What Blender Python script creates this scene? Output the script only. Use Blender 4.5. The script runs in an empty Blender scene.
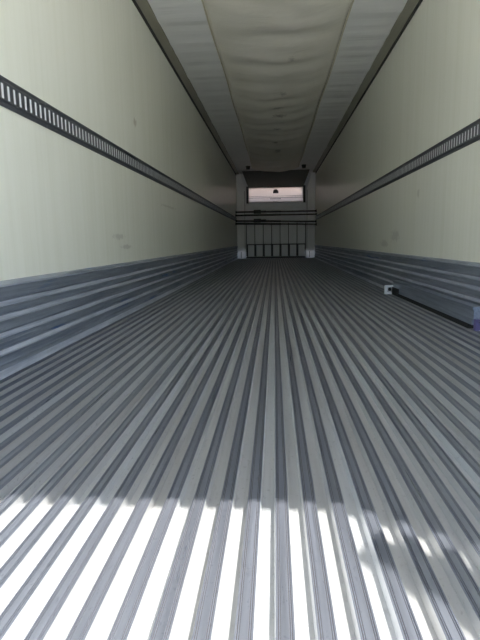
import bpy, bmesh, math, random
from mathutils import Vector, Matrix

S = bpy.context.scene
COL = S.collection
random.seed(7)

# ------------------------------------------------------------------ camera
F_PX, VPX, VPY, ROLL = 485.0, 274.5, 240.46, 0.0152
CAM = Vector((-0.0434, 0.0, 0.5525))
cam_d = bpy.data.cameras.new('camera')
cam = bpy.data.objects.new('camera', cam_d)
COL.objects.link(cam)
yc = Vector((VPX - 240, 320 - VPY, -F_PX)).normalized()      # world +Y seen in camera space
xc = Vector((math.cos(ROLL), math.sin(ROLL), 0))
xc = (xc - yc * xc.dot(yc)).normalized()
zc = xc.cross(yc)
R = Matrix((xc, yc, zc))                                     # rows: world axes in camera space = world_from_cam
cam.matrix_world = Matrix.Translation(CAM) @ R.to_4x4()
cam_d.sensor_fit = 'VERTICAL'
cam_d.sensor_height = 36.0
cam_d.lens = F_PX / 640 * 36.0
cam_d.clip_start = 0.02
S.camera = cam

# ------------------------------------------------------------------ sky, sun, exposure
SUN_DIR = Vector((0.446, -0.247, 1.0)).normalized()          # towards the sun: high, behind and to the right
w = bpy.data.worlds.new('sky'); S.world = w
w.use_nodes = True
nt = w.node_tree
bg = nt.nodes['Background']
sky = nt.nodes.new('ShaderNodeTexSky')
sky.sky_type = 'NISHITA'
sky.sun_disc = False
sky.sun_elevation = math.asin(SUN_DIR.z)
sky.sun_rotation = math.atan2(SUN_DIR.x, SUN_DIR.y)
sky.dust_density = 1.0
nt.links.new(sky.outputs[0], bg.inputs[0])
bg.inputs[1].default_value = 0.12
sd = bpy.data.lights.new('sun', 'SUN')
sd.energy = 4.5
sd.angle = math.radians(0.53)
sd.color = (1.0, 0.96, 0.9)
sun = bpy.data.objects.new('sun', sd)
sun.rotation_euler = SUN_DIR.to_track_quat('Z', 'Y').to_euler()
sun.location = (3, -3, 8)
COL.objects.link(sun)
vs = S.view_settings
vs.view_transform = 'Standard'
vs.look = 'None'
vs.gamma = 1.0
vs.use_curve_mapping = False
vs.exposure = 1.72
cy = S.cycles
cy.max_bounces = 40
cy.diffuse_bounces = 32
cy.glossy_bounces = 16
cy.sample_clamp_indirect = 6.0
cy.use_denoising = True

# the open rear end lets the sky in: a light portal samples it there
REAR, FRONT = 0.40, 16.0
HW, HC = 1.25, 2.68
pd = bpy.data.lights.new('rear_portal', 'AREA')
pd.shape = 'RECTANGLE'; pd.size = 2 * HW + .1; pd.size_y = HC + .1
pd.cycles.is_portal = True
po = bpy.data.objects.new('rear_portal', pd)
po.location = (0, REAR - 0.02, HC / 2)
po.rotation_euler = (math.radians(90), 0, 0)      # faces into the trailer
COL.objects.link(po)


# ------------------------------------------------------------------ helpers
def mesh(name, verts, faces, mats, parent=None, fm=None, smooth=False):
    me = bpy.data.meshes.new(name)
    me.from_pydata([tuple(v) for v in verts], [], faces)
    for m in (mats if isinstance(mats, (list, tuple)) else [mats]):
        me.materials.append(m)
    if fm:
        for p, i in zip(me.polygons, fm):
            p.material_index = i
    bm = bmesh.new(); bm.from_mesh(me)
    bmesh.ops.recalc_face_normals(bm, faces=bm.faces)
    bm.to_mesh(me); bm.free()
    if smooth:
        for p in me.polygons:
            p.use_smooth = True
    return link(name, me, parent)


def link(name, me, parent=None, loc=(0, 0, 0)):
    o = bpy.data.objects.new(name, me)
    o.location = loc
    COL.objects.link(o)
    if parent:
        o.parent = parent
    return o


def empty(name, loc=(0, 0, 0), rz=0.0):
    o = bpy.data.objects.new(name, None)
    o.location = loc; o.rotation_euler = (0, 0, rz)
    o.empty_display_size = .1
    COL.objects.link(o)
    return o


def tag(o, label=None, cat=None, group=None, kind=None):
    if label: o['label'] = label
    if cat: o['category'] = cat
    if group: o['group'] = group
    if kind: o['kind'] = kind
    return o


def prism(name, prof, y0, y1, mats, parent=None, segmat=None, steps=1):
    """closed (x,z) profile swept along Y"""
    n = len(prof)
    V, Fc, fm = [], [], []
    for k in range(steps + 1):
        y = y0 + (y1 - y0) * k / steps
        V += [(x, y, z) for x, z in prof]
    for k in range(steps):
        for i in range(n):
            j = (i + 1) % n
            Fc.append((k * n + i, k * n + j, (k + 1) * n + j, (k + 1) * n + i))
            fm.append(segmat[i] if segmat else 0)
    Fc.append(tuple(range(n))); fm.append(0)
    Fc.append(tuple(reversed(range(steps * n, steps * n + n)))); fm.append(0)
    return mesh(name, V, Fc, mats, parent, fm)


class Box:
    """collects boxes / tubes into one part"""
    def __init__(s): s.V, s.F = [], []

    def box(s, x0, x1, y0, y1, z0, z1):
        b = len(s.V)
        s.V += [(x, y, z) for x in (x0, x1) for y in (y0, y1) for z in (z0, z1)]
        s.F += [tuple(b + i for i in q) for q in
                ((0, 1, 3, 2), (4, 6, 7, 5), (0, 4, 5, 1), (2, 3, 7, 6), (0, 2, 6, 4), (1, 5, 7, 3))]
        return s

    def tube(s, p, q, r0, r1=None, n=14):
        r1 = r0 if r1 is None else r1
        p, q = Vector(p), Vector(q)
        d = (q - p).normalized()
        u = d.orthogonal().normalized(); v = d.cross(u)
        b = len(s.V)
        for c, r in ((p, r0), (q, r1)):
            for i in range(n):
                a = 2 * math.pi * i / n
                s.V.append(tuple(c + u * (r * math.cos(a)) + v * (r * math.sin(a))))
        for i in range(n):
            j = (i + 1) % n
            s.F.append((b + i, b + j, b + n + j, b + n + i))
        s.F.append(tuple(b + i for i in reversed(range(n))))
        s.F.append(tuple(b + n + i for i in range(n)))
        return s

    def build(s, name, mat, parent=None, bevel=0.0):
        o = mesh(name, s.V, s.F, mat, parent)
        if bevel:
            m = o.modifiers.new('bevel', 'BEVEL')
            m.width = bevel; m.segments = 2; m.limit_method = 'ANGLE'
        return o


# ------------------------------------------------------------------ materials
class Mat:
    def __init__(s, name, col, rough=.5, metal=0.0, spec=.5):
        s.m = bpy.data.materials.new(name); s.m.use_nodes = True
        s.t = s.m.node_tree; s.N = s.t.nodes; s.b = s.N['Principled BSDF']
        s.b.inputs['Base Color'].default_value = (*col, 1)
        s.b.inputs['Roughness'].default_value = rough
        s.b.inputs['Metallic'].default_value = metal
        s.b.inputs['Specular IOR Level'].default_value = spec
        s.col = None; s.base = col; s.geo = None; s.world = False

    def L(s, a, b): s.t.links.new(a, b)

    def pos(s):
        if s.world:
            return s.N.new('ShaderNodeNewGeometry').outputs['Position']
        if not s.geo:
            s.geo = s.N.new('ShaderNodeTexCoord')
        return s.geo.outputs['Object']

    def noise(s, scale=(1, 1, 1), detail=4, rough=.55, sc=1.0, off=(0, 0, 0)):
        mp = s.N.new('ShaderNodeMapping'); mp.inputs['Scale'].default_value = scale
        mp.inputs['Location'].default_value = off
        s.L(s.pos(), mp.inputs[0])
        n = s.N.new('ShaderNodeTexNoise'); n.inputs['Scale'].default_value = sc
        n.inputs['Detail'].default_value = detail; n.inputs['Roughness'].default_value = rough
        s.L(mp.outputs[0], n.inputs['Vector'])
        return n.outputs['Fac']

    def ramp(s, fac, lo, hi, v0=0., v1=1.):
        r = s.N.new('ShaderNodeMapRange'); r.clamp = True
        r.inputs[1].default_value = lo; r.inputs[2].default_value = hi
        r.inputs[3].default_value = v0; r.inputs[4].default_value = v1
        s.L(fac, r.inputs[0]); return r.outputs[0]

    def math(s, op, a, b):
        n = s.N.new('ShaderNodeMath'); n.operation = op
        for i, x in enumerate((a, b)):
            if isinstance(x, (int, float)): n.inputs[i].default_value = x
            else: s.L(x, n.inputs[i])
        return n.outputs[0]

    def mix(s, fac, col):
        """lay colour col over the current base colour with mask fac"""
        n = s.N.new('ShaderNodeMix'); n.data_type = 'RGBA'
        s.L(fac, n.inputs[0])
        if s.col is None: n.inputs[6].default_value = (*s.base, 1)
        else: s.L(s.col, n.inputs[6])
        n.inputs[7].default_value = (*col, 1)
        s.col = n.outputs[2]
        s.L(s.col, s.b.inputs['Base Color'])
        return s

    def blob(s, centre, rad, soft=.5, wob=6.0, amt=.8):
        """mask of one stain around a point (object space), ragged outline"""
        mp = s.N.new('ShaderNodeMapping'); mp.vector_type = 'TEXTURE'
        mp.inputs['Location'].default_value = centre
        mp.inputs['Scale'].default_value = rad
        s.L(s.pos(), mp.inputs[0])
        ln = s.N.new('ShaderNodeVectorMath'); ln.operation = 'LENGTH'
        s.L(mp.outputs[0], ln.inputs[0])
        nz = s.noise(sc=wob * 4, detail=5, off=(centre[1] * 3.1, centre[2], 0))
        v = s.math('ADD', ln.outputs['Value'], s.math('MULTIPLY', s.math('SUBTRACT', nz, .5), 2.2))
        return s.ramp(v, 1.0, 1.0 - soft, 0, amt)

    def bump(s, fac, strength=.2, dist=.01):
        n = s.N.new('ShaderNodeBump'); n.inputs['Strength'].default_value = strength
        n.inputs['Distance'].default_value = dist
        s.L(fac, n.inputs['Height'])
        s.L(n.outputs[0], s.b.inputs['Normal']); return s

    def roughmap(s, fac): s.L(fac, s.b.inputs['Roughness']); return s


def wall_mat(name, stains):
    m = Mat(name, (.90, .905, .80), .30, 0, .5)
    streak = m.noise((1, 15, .30), 5, .65, sc=1.3)
    m.mix(m.ramp(streak, .42, .72, 0, .5), (.79, .795, .66))
    cloud = m.noise((1, .5, .8), 3, sc=1.0, off=(3, 1, 2))
    m.mix(m.ramp(cloud, .45, .75, 0, .45), (.91, .915, .84))
    dirt = m.noise((1, 3, 6), 8, .7, sc=2.2, off=(5, 0, 9))
    m.mix(m.ramp(dirt, .60, .85, 0, .15), (.66, .66, .54))
    for c, r, col, a in stains:
        m.mix(m.blob(c, r, amt=a), col)
    m.bump(m.noise((1, 40, 6), 3, sc=2.0), .06, .004)
    m.roughmap(m.ramp(cloud, .3, .7, .31, .42))
    return m.m


M = {}
M['wall_l'] = wall_mat('wall_liner_left', [
    ((-1.25, 4.36, 1.585), (.4, .055, .04), (.50, .44, .33), .6),
    ((-1.25, 3.75, .60), (.4, .16, .025), (.55, .54, .47), .5),
    ((-1.25, 3.95, .52), (.4, .16, .02), (.52, .50, .44), .5),
    ((-1.25, 5.6, .95), (.4, .5, .015), (.60, .59, .50), .5)])
M['wall_r'] = wall_mat('wall_liner_right', [
    ((1.25, 5.4, .58), (.4, .22, .07), (.60, .59, .52), .5),
    ((1.25, 5.9, .50), (.4, .22, .05), (.58, .57, .50), .5),
    ((1.25, 4.6, .95), (.4, .04, .04), (.60, .59, .50), .5),
    ((1.25, 3.2, .80), (.4, .04, .025), (.58, .58, .50), .5)])

m = Mat('ceiling_liner', (.90, .90, .88), .36, 0, .5)
m.mix(m.ramp(m.noise((1.5, 6, 1), 4, sc=1.0), .45, .75, 0, .4), (.84, .84, .83))
m.bump(m.noise((.6, 7, 1), 2, sc=1.0), .35, .03)
M['ceil'] = m.m

m = Mat('duct_fabric', (.80, .77, .68), .75, 0, .25)
m.mix(m.ramp(m.noise((1.2, .8, 1), 4, sc=1.2), .42, .7, 0, .5), (.74, .69, .57))
m.mix(m.ramp(m.noise((1.5, 2.2, 1), 5, .65, sc=1.0, off=(2, 8, 0)), .55, .75, 0, .35), (.82, .76, .71))
for c, r, a in (((.02, 7.95, 2.5), (.10, .10, .6), .85), ((.04, 8.45, 2.5), (.13, .09, .6), .9),
                ((.10, 8.9, 2.5), (.05, .05, .6), .9), ((.01, 9.35, 2.5), (.08, .05, .6), .8),
                ((.08, 7.2, 2.5), (.06, .10, .6), .6), ((.16, 5.9, 2.5), (.05, .14, .6), .5),
                ((-.02, 10.6, 2.5), (.07, .12, .6), .8), ((.03, 11.6, 2.5), (.10, .20, .6), .8)):
    m.mix(m.blob((c[0], c[1] - 8.0, -.1), r, soft=.9, amt=a * .8), (.20, .18, .15))
m.bump(m.noise((2, 5, 1), 4, sc=1.5), .3, .02)
M['fabric'] = m.m

m = Mat('duct_seam', (.66, .61, .48), .8, 0, .2)
m.mix(m.ramp(m.noise((3, 5, 3), 6, .7, sc=1.5), .58, .70, 0, .9), (.20, .15, .08))
M['seam'] = m.m

m = Mat('cove_trim', (.34, .33, .26), .45, .0, .4)
m.mix(m.ramp(m.noise((3, .6, 3), 5, sc=2.0), .4, .7, 0, .6), (.26, .25, .19))
M['cove'] = m.m
M['gap'] = Mat('gap_shade', (.035, .035, .03), .7).m  # shadow line under the cove trim, put into a black colour


def alu(name, col, rough, metal, dirt, amt, spec=.5):
    m = Mat(name, col, rough, metal, spec); m.world = True
    m.mix(m.ramp(m.noise((14, .5, 14), 5, .65, sc=2.0), .42, .72, 0, amt), dirt)
    m.mix(m.ramp(m.noise((20, 9, 20), 6, .7, sc=2.0, off=(1, 4, 7)), .60, .75, 0, amt * .7), tuple(c * .55 for c in dirt))
    m.mix(m.ramp(m.noise((60, 30, 60), 3, .6, sc=2.0, off=(9, 2, 1)), .62, .70, 0, amt * .6), tuple(c * .5 for c in dirt))
    if 'top' not in name: m.mix(m.ramp(m.noise((5, .25, 5), 3, .5, sc=2.0, off=(4, 6, 1)), .45, .65, 0, .3), tuple(.5 * a + .5 * b for a, b in zip(dirt, (.45, .40, .33))))
    m.roughmap(m.ramp(m.noise((40, .8, 40), 4, sc=2.0), .3, .7, rough - .08, rough + .12))
    m.bump(m.noise((90, 2.5, 90), 4, sc=2.0), .10, .002)
    return m.m


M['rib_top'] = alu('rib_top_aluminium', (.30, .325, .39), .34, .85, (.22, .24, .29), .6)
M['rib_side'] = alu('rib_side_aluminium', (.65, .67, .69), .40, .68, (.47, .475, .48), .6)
M['groove'] = Mat('groove_shade', (.10, .10, .11), .7).m  # shadow inside the rib grooves, put into a dark colour
M['valley'] = alu('valley_aluminium', (.65, .67, .69), .40, .68, (.47, .475, .48), .6)


def kick_mat(name, shift, marks=()):
    m = Mat(name, (.40, .445, .53), .36, .6)
    m.mix(m.ramp(m.noise((6, .7, 14), 6, .7, sc=2.0, off=(0, shift, 0)), .42, .70, 0, .75), (.19, .22, .28))
    m.mix(m.ramp(m.noise((6, 1.2, 40), 5, .7, sc=2.0, off=(0, shift + 5, 3)), .58, .70, 0, .6), (.72, .76, .82))
    m.mix(m.ramp(m.noise((1, .55, 6), 4, .6, sc=2.0, off=(0, shift + 2, 8)), .64, .72, 0, .75), (.07, .20, .48))
    for c, rad in marks:
        m.mix(m.blob(c, rad, soft=.8, amt=.75), (.06, .19, .48))
    m.roughmap(m.ramp(m.noise((6, 1, 20), 5, sc=2.0), .3, .7, .28, .55))
    m.bump(m.noise((20, .8, 60), 4, sc=2.0), .2, .004)
    return m.m


M['kick_l'] = kick_mat('scuff_liner_left', 0, [((-1.22, 2.16, .155), (.3, .07, .016)), ((-1.22, 3.75, .085), (.3, .22, .03)),
                                                ((-1.22, 2.55, .10), (.3, .10, .015)), ((-1.22, 5.2, .20), (.3, .25, .02))])
M['kick_r'] = kick_mat('scuff_liner_right', 11)
m = Mat('worn_lit_ledge', (.80, .84, .92), .34, .5)  # highlight of the up-facing ledges put into a paler colour, with wear
m.mix(m.ramp(m.noise((6, .9, 20), 6, .7, sc=2.0), .42, .66, 0, .8), (.42, .46, .54))
M['ledge'] = m.m

m = Mat('track_steel', (.17, .18, .20), .42, .75)
m.mix(m.ramp(m.noise((5, 1, 20), 5, sc=2.0), .45, .7, 0, .5), (.11, .12, .14))
M['track'] = m.m
M['track_edge'] = Mat('track_edge', (.10, .105, .12), .5, .5).m
M['slot'] = Mat('track_backing', (.90, .92, .95), .5).m

m = Mat('bulkhead_white', (.88, .90, .92), .5)
m.mix(m.ramp(m.noise((3, 3, 2), 5, sc=1.5), .45, .7, 0, .4), (.78, .80, .82))
M['bulk'] = m.m
M['bulk_dark'] = Mat('bulkhead_recess', (.10, .105, .11), .7).m
m = Mat('bulkhead_panel', (.90, .92, .94), .45)
m.mix(m.ramp(m.noise((3, 3, 1.2), 5, sc=2.0), .45, .7, 0, .4), (.80, .82, .85))
M['bulk_panel'] = m.m
M['column'] = Mat('column_white', (.92, .93, .94), .45).m
m = Mat('unit_cover', (.93, .84, .80), .4)
m.mix(m.ramp(m.noise((2, 2, 9), 4, sc=1.5), .45, .7, 0, .3), (.86, .74, .68))
M['unit'] = m.m
def translucent(mt, amount):
    t = mt.node_tree; b = t.nodes['Principled BSDF']; out = t.nodes['Material Output']
    tr = t.nodes.new('ShaderNodeBsdfTranslucent'); mx = t.nodes.new('ShaderNodeMixShader')
    tr.inputs[0].default_value = b.inputs['Base Color'].default_value
    mx.inputs[0].default_value = amount
    t.links.new(b.outputs[0], mx.inputs[1]); t.links.new(tr.outputs[0], mx.inputs[2])
    t.links.new(mx.outputs[0], out.inputs['Surface'])


translucent(M['unit'], .5)  # added so daylight from an invented opening glows through the cover
M['unit_line'] = Mat('unit_seam', (.22, .17, .16), .6).m
M['print'] = Mat('dark_print', (.03, .025, .025), .6).m
M['hood'] = Mat('hood_dark', (.10, .105, .10), .6).m
M['white_block'] = Mat('white_plastic', (.95, .95, .96), .4).m
translucent(M['white_block'], .85)  # added glow: daylight through invented corner openings
M['bar'] = Mat('black_steel_bar', (.012, .012, .015), .45).m
M['rubber_and_shade'] = Mat('black_rubber_and_shade', (.02, .02, .02), .8).m  # black of the real pads; also colours the shade strips under the beam
m = Mat('beam_aluminium', (.36, .41, .49), .35, .6)
m.mix(m.ramp(m.noise((30, 1, 30), 5, sc=2.0), .45, .65, 0, .7), (.24, .28, .35))
m.mix(m.ramp(m.noise((30, 2, 60), 5, sc=2.0, off=(0, 3, 0)), .60, .72, 0, .6), (.45, .50, .56))
M['beam'] = m.m
M['zinc'] = Mat('zinc_fitting', (.88, .91, .95), .35, .3).m
M['purple'] = Mat('violet_fitting', (.16, .14, .30), .5, .2).m
m = Mat('yard_concrete', (.80, .79, .76), .9, 0, .2)
m.mix(m.ramp(m.noise((1, 1, 1), 6, sc=.8), .4, .7, 0, .5), (.72, .71, .68))
M['ground'] = m.m
M['white_skin'] = Mat('white_trailer_skin', (.80, .80, .80), .4).m
M['frame'] = Mat('rear_frame_steel', (.45, .46, .48), .4, .6).m

# ------------------------------------------------------------------ room shell
TH = .07                                    # liner / sandwich panel thickness
RIB_H, PITCH, NRIB = .024, .0595, 40
Y0, Y1 = REAR, FRONT

floor = tag(Box().box(-HW, HW, Y0, Y1, -RIB_H - .12, -RIB_H).build('floor', M['valley']),
            'grey ribbed aluminium cargo floor running the length of the trailer', kind='structure')
# raised rib: tapered sides, flat top with two fine grooves near either edge
half = [(.0138, -.0012), (.0130, 0), (.0108, 0), (.0106, -.0022), (.0092, -.0022), (.0090, 0),
        (.0076, 0), (.0074, -.0018), (.0062, -.0018), (.0060, 0)]
right = [(.0160, -RIB_H)] + half
prof = [(-x, z) for x, z in right] + [(x, z) for x, z in reversed(right)]
seg = []
for i in range(len(prof)):
    (xa, za), (xb, zb) = prof[i], prof[(i + 1) % len(prof)]
    if min(za, zb) < -.01: seg.append(1)
    elif za < 0 and zb < 0 and abs(za - zb) < 1e-6: seg.append(2)
    else: seg.append(0)
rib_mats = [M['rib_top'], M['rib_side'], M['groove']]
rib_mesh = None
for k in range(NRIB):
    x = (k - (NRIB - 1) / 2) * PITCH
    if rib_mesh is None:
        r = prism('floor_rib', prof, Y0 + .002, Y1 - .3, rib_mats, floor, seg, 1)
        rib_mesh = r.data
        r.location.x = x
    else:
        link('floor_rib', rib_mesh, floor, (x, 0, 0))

wl = tag(Box().box(-HW - TH, -HW, Y0, Y1, -.14, HC + .02).build('wall_left', M['wall_l']),
         'cream fibreglass liner wall with a slotted steel track', kind='structure')
wr = tag(Box().box(HW, HW + TH, Y0, Y1, -.14, HC + .02).build('wall_right', M['wall_r']),
         'cream fibreglass liner wall behind the loose load beam', kind='structure')
fw = Box()
ZT = HC + .09
fw.box(-HW - TH, HW + TH, Y1, Y1 + TH, 2.17, ZT).box(-HW - TH, HW + TH, Y1, Y1 + TH, .20, 1.77)
for s in (-1, 1):
    fw.box(*sorted((s * .83, s * (HW + TH))), Y1, Y1 + TH, 1.77, 2.17)          # beside the opening added behind the front panel
    fw.box(*sorted((s * 1.17, s * (HW + TH))), Y1, Y1 + TH, -.14, .20)          # beside the corner openings, added to let light in
fw.box(-.99, .99, Y1, Y1 + TH, -.14, .20)
for s in (-1, 1):
    fw.box(*sorted((s * .99, s * 1.17)), Y1, Y1 + TH, -.14, .02)
wf = tag(fw.build('wall_front', M['bulk']), 'grey front end wall behind the bulkhead', kind='structure')

# ceiling: liner sheet with gentle cross-wise ripples
V, Fc = [], []
NX, NY = 20, 420
rnd = [random.uniform(-1, 1) for _ in range(NY + 1)]
for j in range(NY + 1):
    y = Y0 + (Y1 - Y0) * j / NY
    rip = .0028 * math.sin(y * 7.3) + .0022 * math.sin(y * 11.9 + 1.3) + .0016 * math.sin(y * 23.1 + .4)
    for i in range(NX + 1):
        x = -HW + 2 * HW * i / NX
        V.append((x, y, HC + rip * (1 + .4 * math.sin(x * 3 + y * .7))))
n = NX + 1
for j in range(NY):
    for i in range(NX):
        Fc.append((j * n + i, j * n + i + 1, (j + 1) * n + i + 1, (j + 1) * n + i))
b = len(V)
V += [(-HW - TH, Y0, HC + .09), (HW + TH, Y0, HC + .09), (HW + TH, Y1, HC + .09), (-HW - TH, Y1, HC + .09),
      (-HW - TH, Y0, HC + .02), (HW + TH, Y0, HC + .02), (HW + TH, Y1, HC + .02), (-HW - TH, Y1, HC + .02)]
Fc += [(b, b + 1, b + 2, b + 3), (b, b + 4, b + 5, b + 1), (b + 1, b + 5, b + 6, b + 2), (b + 3, b, b + 4, b + 7)]
tag(mesh('ceiling', V, Fc, M['ceil'], smooth=True),
    'light grey rippled ceiling liner either side of the fabric air duct', kind='structure')

# cove trims where walls and ceiling meet
for sname, s in (('trim_1', -1), ('trim_2', 1)):
    t = prism(sname, [(s * HW, HC - .060), (s * (HW - .010), HC - .060), (s * (HW - .016), HC - .045),
                      (s * (HW - .080), HC - .012), (s * (HW - .085), HC), (s * HW, HC + .005)],
              Y0, Y1 - .02, M['cove'])
    tag(t, 'olive grey cove trim along the %s wall top' % ('left' if s < 0 else 'right'), kind='structure')
    prism('shadow_line', [(s * HW, HC - .088), (s * (HW - .010), HC - .086), (s * (HW - .014), HC - .060),
                           (s * HW, HC - .060)], Y0, Y1 - .02, M['gap'], t)  # thin strip coloured as the shadow line below the trim

# corrugated scuff liner at the foot of both walls
KICK = .394
bands = [(.312, .394), (.252, .310), (.176, .250), (.104, .174), (.030, .102)]
for sname, s, mat, wd in (('baseboard_left', -1, M['kick_l'], 'left'), ('baseboard_right', 1, M['kick_r'], 'right')):
    t = prism(sname, [(s * HW, -RIB_H), (s * (HW - .018), -RIB_H), (s * (HW - .018), .012), (s * (HW - .010), .028),
                      (s * (HW - .010), KICK - .004), (s * HW, KICK)], Y0, Y1 - .3, mat)
    tag(t, 'scuffed corrugated aluminium liner at the foot of the %s wall' % wd, kind='structure')
    prism('floor_flange', [(s * (HW - .018), -RIB_H), (s * (HW - .072), -RIB_H), (s * (HW - .074), .001), (s * (HW - .06), .006), (s * (HW - .018), .010)],
          Y0, Y1 - .3, M['ledge'], t)
    for k, (z0, z1) in enumerate(bands):
        d = .026 if k % 2 == 0 else .020
        prism('scuff_rail', [(s * (HW - .008), z0), (s * (HW - d + .004), z0 + .004), (s * (HW - d), z0 + .012),
                             (s * (HW - d), z1 - .030), (s * (HW - d - .014), z1 - .022),
                             (s * (HW - d - .016), z1 - .014), (s * (HW - d + .002), z1 - .003), (s * (HW - .008), z1)],
              Y0, Y1 - .3, [mat, M['ledge']], t, [0, 0, 0, 0, 1, 1 if k else 0, 0, 0])

# ------------------------------------------------------------------ slotted cargo tracks
TZ0, TZ1 = .5535 + .606, .5535 + .737
SP, SW, SH = .0508, .021, .064


def track(s, label):
    L0, L1 = Y0 + .1, Y1 - .35
    root = empty('cargo_track', (s * (HW - .0005), L0, (TZ0 + TZ1) / 2))
    tag(root, label, 'cargo track', 'wall cargo tracks')
    hz = (TZ1 - TZ0) / 2
    n = int((L1 - L0) / SP)
    # face plate: raised centre with rectangular slots punched through
    V, Fc = [], []
    xs = -s * .009
    zz = (-.040, -SH / 2, SH / 2, .040)
    ys = []
    for k in range(n):
        ys += [k * SP, k * SP + (SP - SW) / 2, k * SP + (SP + SW) / 2]
    ys.append(n * SP)
    for y in ys:
        for z in zz: V.append((xs, y, z))
    for i in range(len(ys) - 1):
        for q in range(3):
            if i % 3 == 1 and q == 1: continue
            Fc.append((i * 4 + q, i * 4 + q + 1, i * 4 + 4 + q + 1, i * 4 + 4 + q))
    # slot walls
    for i in range(1, len(ys) - 1, 3):
        b = len(V)
        for (y, z) in ((ys[i], zz[1]), (ys[i + 1], zz[1]), (ys[i + 1], zz[2]), (ys[i], zz[2])):
            V.append((xs, y, z)); V.append((-s * .0075, y, z))
        for q in range(4):
            a, c = b + 2 * q, b + 2 * ((q + 1) % 4)
            Fc.append((a, a + 1, c + 1, c))
    me = bpy.data.meshes.new('face_plate'); me.from_pydata(V, [], Fc); me.materials.append(M['track'])
    link('face_plate', me, root)
    for sg in (1, -1):
        prof = [(-s * .0, sg * hz), (-s * .004, sg * hz), (-s * .004, sg * (hz - .016)), (-s * .0092, sg * .040),
                (-s * .0060, sg * .040), (0, sg * (hz - .018))]
        prism('flange', prof, 0, n * SP, M['track_edge'], root)
    Box().box(*sorted((0, -s * .0072)), 0, n * SP, -.042, .042).build('backing_strip', M['slot'], root)
    # rivets along the flanges
    rb = None
    for k in range(26):
        for sg in (1, -1):
            if rb is None:
                o = Box().tube((0, 0, 0), (-s * .0025, 0, 0), .005, .0035, 8).build('rivet', M['track'], root)
                rb = o.data
            else:
                o = link('rivet', rb, root)
            o.location = (-s * .004, .3 + k * .6096, sg * (hz - .008))


track(-1, 'dark slotted steel cargo track on the left wall, opposite the loose beam')
track(1, 'dark slotted steel cargo track on the right wall, above the loose beam')

# ------------------------------------------------------------------ fabric air duct under the ceiling
DW = .675
root = empty('air_duct', (0, 8.0, HC))
tag(root, 'stained beige fabric air duct sagging under the ceiling', 'air duct')
V, Fc = [], []
DY0, DY1 = Y0 + .6, 14.9
NX, NY = 28, 300
for j in range(NY + 1):
    y = DY0 + (DY1 - DY0) * j / NY
    ph = y * 2 * math.pi / .78 + .9 * math.sin(y * .9)
    bil = .55 * math.sin(ph) + .25 * math.sin(ph * .53 + 1.7) + .2 * math.sin(ph * 1.9 + .6)
    for i in range(NX + 1):
        t = -1 + 2 * i / NX
        prof = 1 - abs(t) ** 2.4
        z = HC - .008 - prof * (.105 + .020 * bil) - .006 * prof * math.sin(7 * t + y * 1.3)
        z -= .006 * (1 - abs(t)) * math.sin(y * 13 + 5 * t * math.sin(y))
        V.append((DW * t + .006 * math.sin(y * 2.1) * (1 if abs(t) > .9 else 0), y - 8.0, z - HC))
n = NX + 1
for j in range(NY):
    for i in range(NX):
        Fc.append((j * n + i, j * n + i + 1, (j + 1) * n + i + 1, (j + 1) * n + i))
o = mesh('duct_sheet', V, Fc, M['fabric'], root, smooth=True)
sm = o.modifiers.new('thickness', 'SOLIDIFY'); sm.thickness = .003
for s in (-1, 1):
    V, Fc = [], []
    NYs = 260
    for j in range(NYs + 1):
        y = DY0 + (DY1 - DY0) * j / NYs
        wv = .006 * math.sin(y * 2.1)
        x = s * DW + wv
        for dx, dz in ((-.008, -.002), (-.006, -.014), (.006, -.014), (.008, -.002)):
            V.append((x + dx, y - 8.0, dz))
    for j in range(NYs):
        for q in range(3):
            Fc.append((j * 4 + q, j * 4 + q + 1, j * 4 + 4 + q + 1, j * 4 + 4 + q))
    mesh('seam_strip', V, Fc, M['seam'], root)
clip = None
for s in (-1, 1):
    o = Box().tube((0, 0, 0), (0, 0, -.09), .07, .05, 12).build('end_clip', M['rubber_and_shade'], root)
    o.location = (s * .80, 14.5 - 8.0, -.0)

# ------------------------------------------------------------------ front end: unit, columns, bulkhead
BY = 15.75                                   # face of the bulkhead
# refrigeration unit cover, made to glow by an added opening, dark outlet hood above
root = empty('front_panel', (0, BY, 1.74))
tag(root, 'pale pink panel with small dark print under a dark hood above the bulkhead', 'panel')
Box().box(-.86, .86, -.02, -.012, .0, .46).build('cover', M['unit'], root)
Box().box(-.86, .86, -.012, .24, .0, .025).box(-.86, .86, -.012, .24, .435, .46).box(-.86, -.84, -.012, .24, .025, .435).box(.84, .86, -.012, .24, .025, .435).build('cover_frame', M['column'], root)
Box().box(-.86, .86, -.026, -.0205, .135, .150).build('cover_seam', M['unit_line'], root)
Box().box(-.86, .86, -.024, -.0205, .185, .193).build('cover_seam', M['unit_line'], root)
for s in (-1, 1):
    Box().box(*sorted((s * .865, s * .925)), -.03, .2, -.02, .50).build('side_post', M['bulk_dark'], root)
# small round-topped emblem, printed on the cover
V = []
for i in range(13):
    a = math.pi * i / 12
    V.append((.085 * math.cos(a), -.0215, .315 + .085 * math.sin(a)))
V += [(-.085, -.0215, .275), (.085, -.0215, .275)]
mesh('emblem', V, [tuple(range(len(V)))], M['print'], root)
tx = Box()
for k in range(9):
    tx.box(-.17 + k * .038, -.17 + k * .038 + .028, -.0222, -.0206, .095, .118)
tx.build('printed_line', M['print'], root)
tx = Box()
for k in range(5):
    tx.box(-.085 + k * .036, -.085 + k * .036 + .022, -.0222, -.0206, .020, .035)
tx.build('printed_line', M['print'], root)
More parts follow.
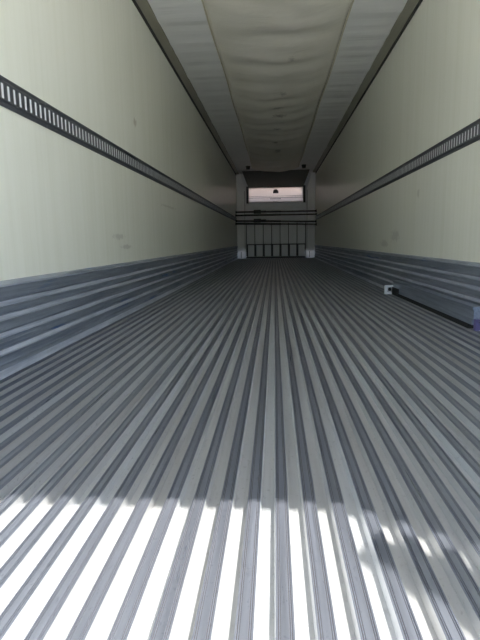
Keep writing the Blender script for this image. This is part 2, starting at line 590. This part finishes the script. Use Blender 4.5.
# hood
V = [(-.86, -.02, .46), (.86, -.02, .46), (1.02, -.55, .90), (-1.02, -.55, .90), (-.86, .24, .46), (.86, .24, .46),
     (1.02, .24, .93), (-1.02, .24, .93)]
Fc = [(0, 1, 2, 3), (0, 4, 5, 1), (1, 5, 6, 2), (0, 3, 7, 4), (3, 2, 6, 7), (4, 7, 6, 5)]
mesh('outlet_hood', V, Fc, M['hood'], root)
# side columns with slanted tops
for s, wd in ((-1, 'left'), (1, 'right')):
    V = []
    prof = [(1.235, .235), (.96, .235), (.96, 2.14), (1.10, 2.60), (1.235, 2.62)]
    for y in (BY - .05, BY + .22):
        V += [(s * x, y - BY, z) for x, z in prof]
    Fc = [(0, 1, 2, 3, 4), (9, 8, 7, 6, 5)] + [(i, (i + 1) % 5, 5 + (i + 1) % 5, 5 + i) for i in range(5)]
    r = empty('corner_column', (0, BY, 0))
    tag(r, 'pale corner column with slanted top between bulkhead and %s wall' % wd, 'column', 'corner columns')
    mesh('column_body', V, Fc, M['column'], r)
    Box().box(*sorted((s * .975, s * .985)), -.054, -.0505, .3, 2.1).build('column_seam', M['bulk_dark'], r)

# bulkhead: return-air wall with seven ribbed bays
root = empty('bulkhead', (0, BY, 0))
tag(root, 'grey ribbed return air bulkhead at the far end of the floor', 'bulkhead')
Box().box(-.955, .955, .02, .2, 0.02, 1.72).build('back_panel', M['bulk'], root)
BW, NB = .268, 7
for k in range(NB + 1):
    x = (k - NB / 2) * BW
    Box().box(x - .013, x + .013, -.004, .019, .06, 1.10).build('joint_strip', M['bulk_dark'], root)
for k in range(NB):
    x = (k + .5 - NB / 2) * BW
    Box().box(x - .123, x + .123, -.030, .019, .45, 1.10).build('upper_panel', M['bulk_panel'], root, .012)
    Box().box(x - .121, x + .121, -.006, .019, .05, .445).build('lower_recess', M['bulk_dark'], root)
    Box().box(x - .088, x + .112, -.034, -.007, .05, .415).build('lower_panel', M['bulk_panel'], root, .008)
Box().box(-.955, .955, -.03, .019, 1.60, 1.72).build('top_rail', M['bulk'], root, .008)
Box().box(-.95, .95, -.04, .019, .0, .045).build('bottom_rail', M['bulk_dark'], root)

# white corner blocks: translucent, over openings added to make them glow
for s, wd in ((-1, 'left'), (1, 'right')):
    r = empty('corner_glow', (s * 1.08, BY - .14, 0))
    tag(r, 'small white corner block lit through an added opening beneath the %s column' % wd, 'corner block', 'white glowing corner blocks')
    Box().box(-.10, .10, -.05, -.042, 0, .228).build('glow_face', M['white_block'], r)
    Box().box(-.115, -.10, -.05, .385, 0, .228).box(.10, .115, -.05, .385, 0, .228).box(-.10, .10, -.042, .385, .215, .228).build('glow_duct', M['white_block'], r)
    Box().box(-.03, -.015, -.056, -.0505, .02, .21).build('glow_slot', M['bulk_dark'], r)

# ------------------------------------------------------------------ load bars across the front
def load_bar(z, zr, y, label, ratchet):
    L = HW - .012
    r = empty('load_bar', (0, y, z))
    tag(r, label, 'load bar', 'black load bars before the bulkhead')
    dz = zr - z
    Box().tube((-L + .03, 0, 0), (.15, 0, dz * .55), .026).build('outer_tube', M['bar'], r)
    Box().tube((.15, 0, dz * .55), (L - .03, 0, dz), .020).build('inner_tube', M['bar'], r)
    for s, q in ((-1, 0), (1, dz)):
        Box().tube((s * (L - .035), 0, q), (s * L, 0, q), .030, .042, 16).build('end_pad', M['rubber_and_shade'], r)
    if ratchet:
        h = Box().box(-.68, -.46, -.05, .05, -.055, .055).build('ratchet_case', M['bar'], r, .012)
        Box().box(-.64, -.30, -.062, -.05, .005, .03).build('lever', M['bar'], h)


load_bar(1.430, 1.425, 15.25, 'topmost black load bar, with a ratchet case, above the cargo tracks', True)
load_bar(1.325, 1.320, 15.15, 'plain black load bar just below the topmost bar', False)
load_bar(1.165, 1.110, 15.25, 'black load bar with a ratchet case just above the lowest bar', True)
load_bar(1.075, 1.020, 15.15, 'lowest plain black load bar, sloping down towards the right wall', False)

# ------------------------------------------------------------------ loose beam lying along the right wall
p_far, p_near = Vector((1.172, 4.98, 0)), Vector((1.175, 2.98, 0))
mid = (p_far + p_near) / 2
rz = math.atan2(-(p_far.x - p_near.x), p_far.y - p_near.y)
LB = (p_far - p_near).length / 2
root = empty('load_beam', mid, rz)
tag(root, 'dull blue-grey aluminium load beam lying along the right wall foot', 'load beam')
bp = [(-.030, .030), (.030, .030), (.030, .057), (.022, .064), (.022, .118), (.030, .126), (.030, .140), (-.030, .140),
      (-.030, .126), (-.022, .118), (-.022, .064), (-.030, .057)]
prism('beam_body', bp, -LB, LB, M['beam'], root)
Box().box(-.034, .026, -LB + .05, LB - .03, .0, .0295).build('shade_strip', M['rubber_and_shade'], root)  # dark strip standing in for the shadow under the beam
Box().box(-.038, -.0305, LB - .26, LB - .02, .0, .075).build('shade_wedge', M['rubber_and_shade'], root, .003)  # dark plate standing in for the wedge of shade at the far end
for s, mt in ((1, M['zinc']), (-1, M['purple'])):
    # broad steel bracket with a window and a sprung latch; its foot stands on the floor
    e = Box()
    y0, y1 = sorted((s * (LB + .0), s * (LB + .03)))
    xl = -.105 if s > 0 else -.02
    xr = .030
    h = .088 if s > 0 else .066
    e.box(xl, xr, y0, y1, .0, .022).box(xl, xr - .02, y0, y1, h - .018, h)
    e.box(xl, xl + .026, y0, y1, .022, h - .018).box(xr - .02, xr, y0, y1, .022, h)
    y0, y1 = sorted((s * (LB - .0), s * (LB + .14)))
    e.box(-.006, .006, y0, y1, .045, h - .006)
    en = e.build('end_fitting', mt, root)
    y0, y1 = sorted((s * (LB - .008), s * (LB + .012)))
    if s > 0:
        Box().tube((-.058, y0, .048), (-.058, y1, .048), .017, .014, 10).build('latch', M['rubber_and_shade'], en)
        Box().box(-.018, .004, y0, y1, .070, .100).build('latch_tab', M['zinc'], en, .003)

# ------------------------------------------------------------------ rear frame, open doors, yard (behind the camera)
fr = Box().box(-HW - TH - .02, HW + TH + .02, Y0 - .08, Y0, HC - .06, HC + .12)
tag(fr.build('trim_3', M['frame']), 'steel header of the open rear doorway', kind='structure')
for nm, s in (('trim_4', -1), ('trim_5', 1)):
    x0, x1 = sorted((s * (HW + .005), s * (HW + TH + .02)))
    tag(Box().box(x0, x1, Y0 - .08, Y0, -.2, HC - .06).build(nm, M['frame']),
        'steel jamb of the open rear doorway', kind='structure')
tag(Box().box(-HW - TH - .02, HW + TH + .02, Y0 - .08, Y0, -.28, -RIB_H - .002).build('trim_6', M['frame']),
    'steel sill of the open rear doorway', kind='structure')
for nm, s in (('door_1', -1), ('door_2', 1)):
    d = Vector((.655, -.756, 0)) if s > 0 else Vector((-.10, -.995, 0))
    hinge = Vector((s * 1.34, REAR - .172, 0))
    nrm = Vector((-s * .756, -.655, 0)) if s > 0 else Vector((.995, -.10, 0))
    V = []
    for z in (-.05, 2.63):
        for a, c in ((0, 0), (1.24, 0), (1.24, .09), (0, .09)):
            V.append(hinge + d * a + nrm * c + Vector((0, 0, z)))
    Fc = [(3, 2, 1, 0), (4, 5, 6, 7)] + [(i, (i + 1) % 4, 4 + (i + 1) % 4, 4 + i) for i in range(4)]
    door = tag(mesh(nm, V, Fc, M['white_skin']), 'white insulated rear door swung open', kind='structure')
    for z in (.25, 1.3, 2.3):
        p = Vector((s * (HW + TH + .02), Y0 - .06, z))
        Box().tube(p, hinge + nrm * .03 + Vector((0, 0, z)), .012).build('hinge', M['frame'], door)
G = 40
tag(Box().box(-G, G, -G, G, -1.40, -1.30).build('ground', M['ground']), 'pale concrete yard below the trailer', kind='structure')
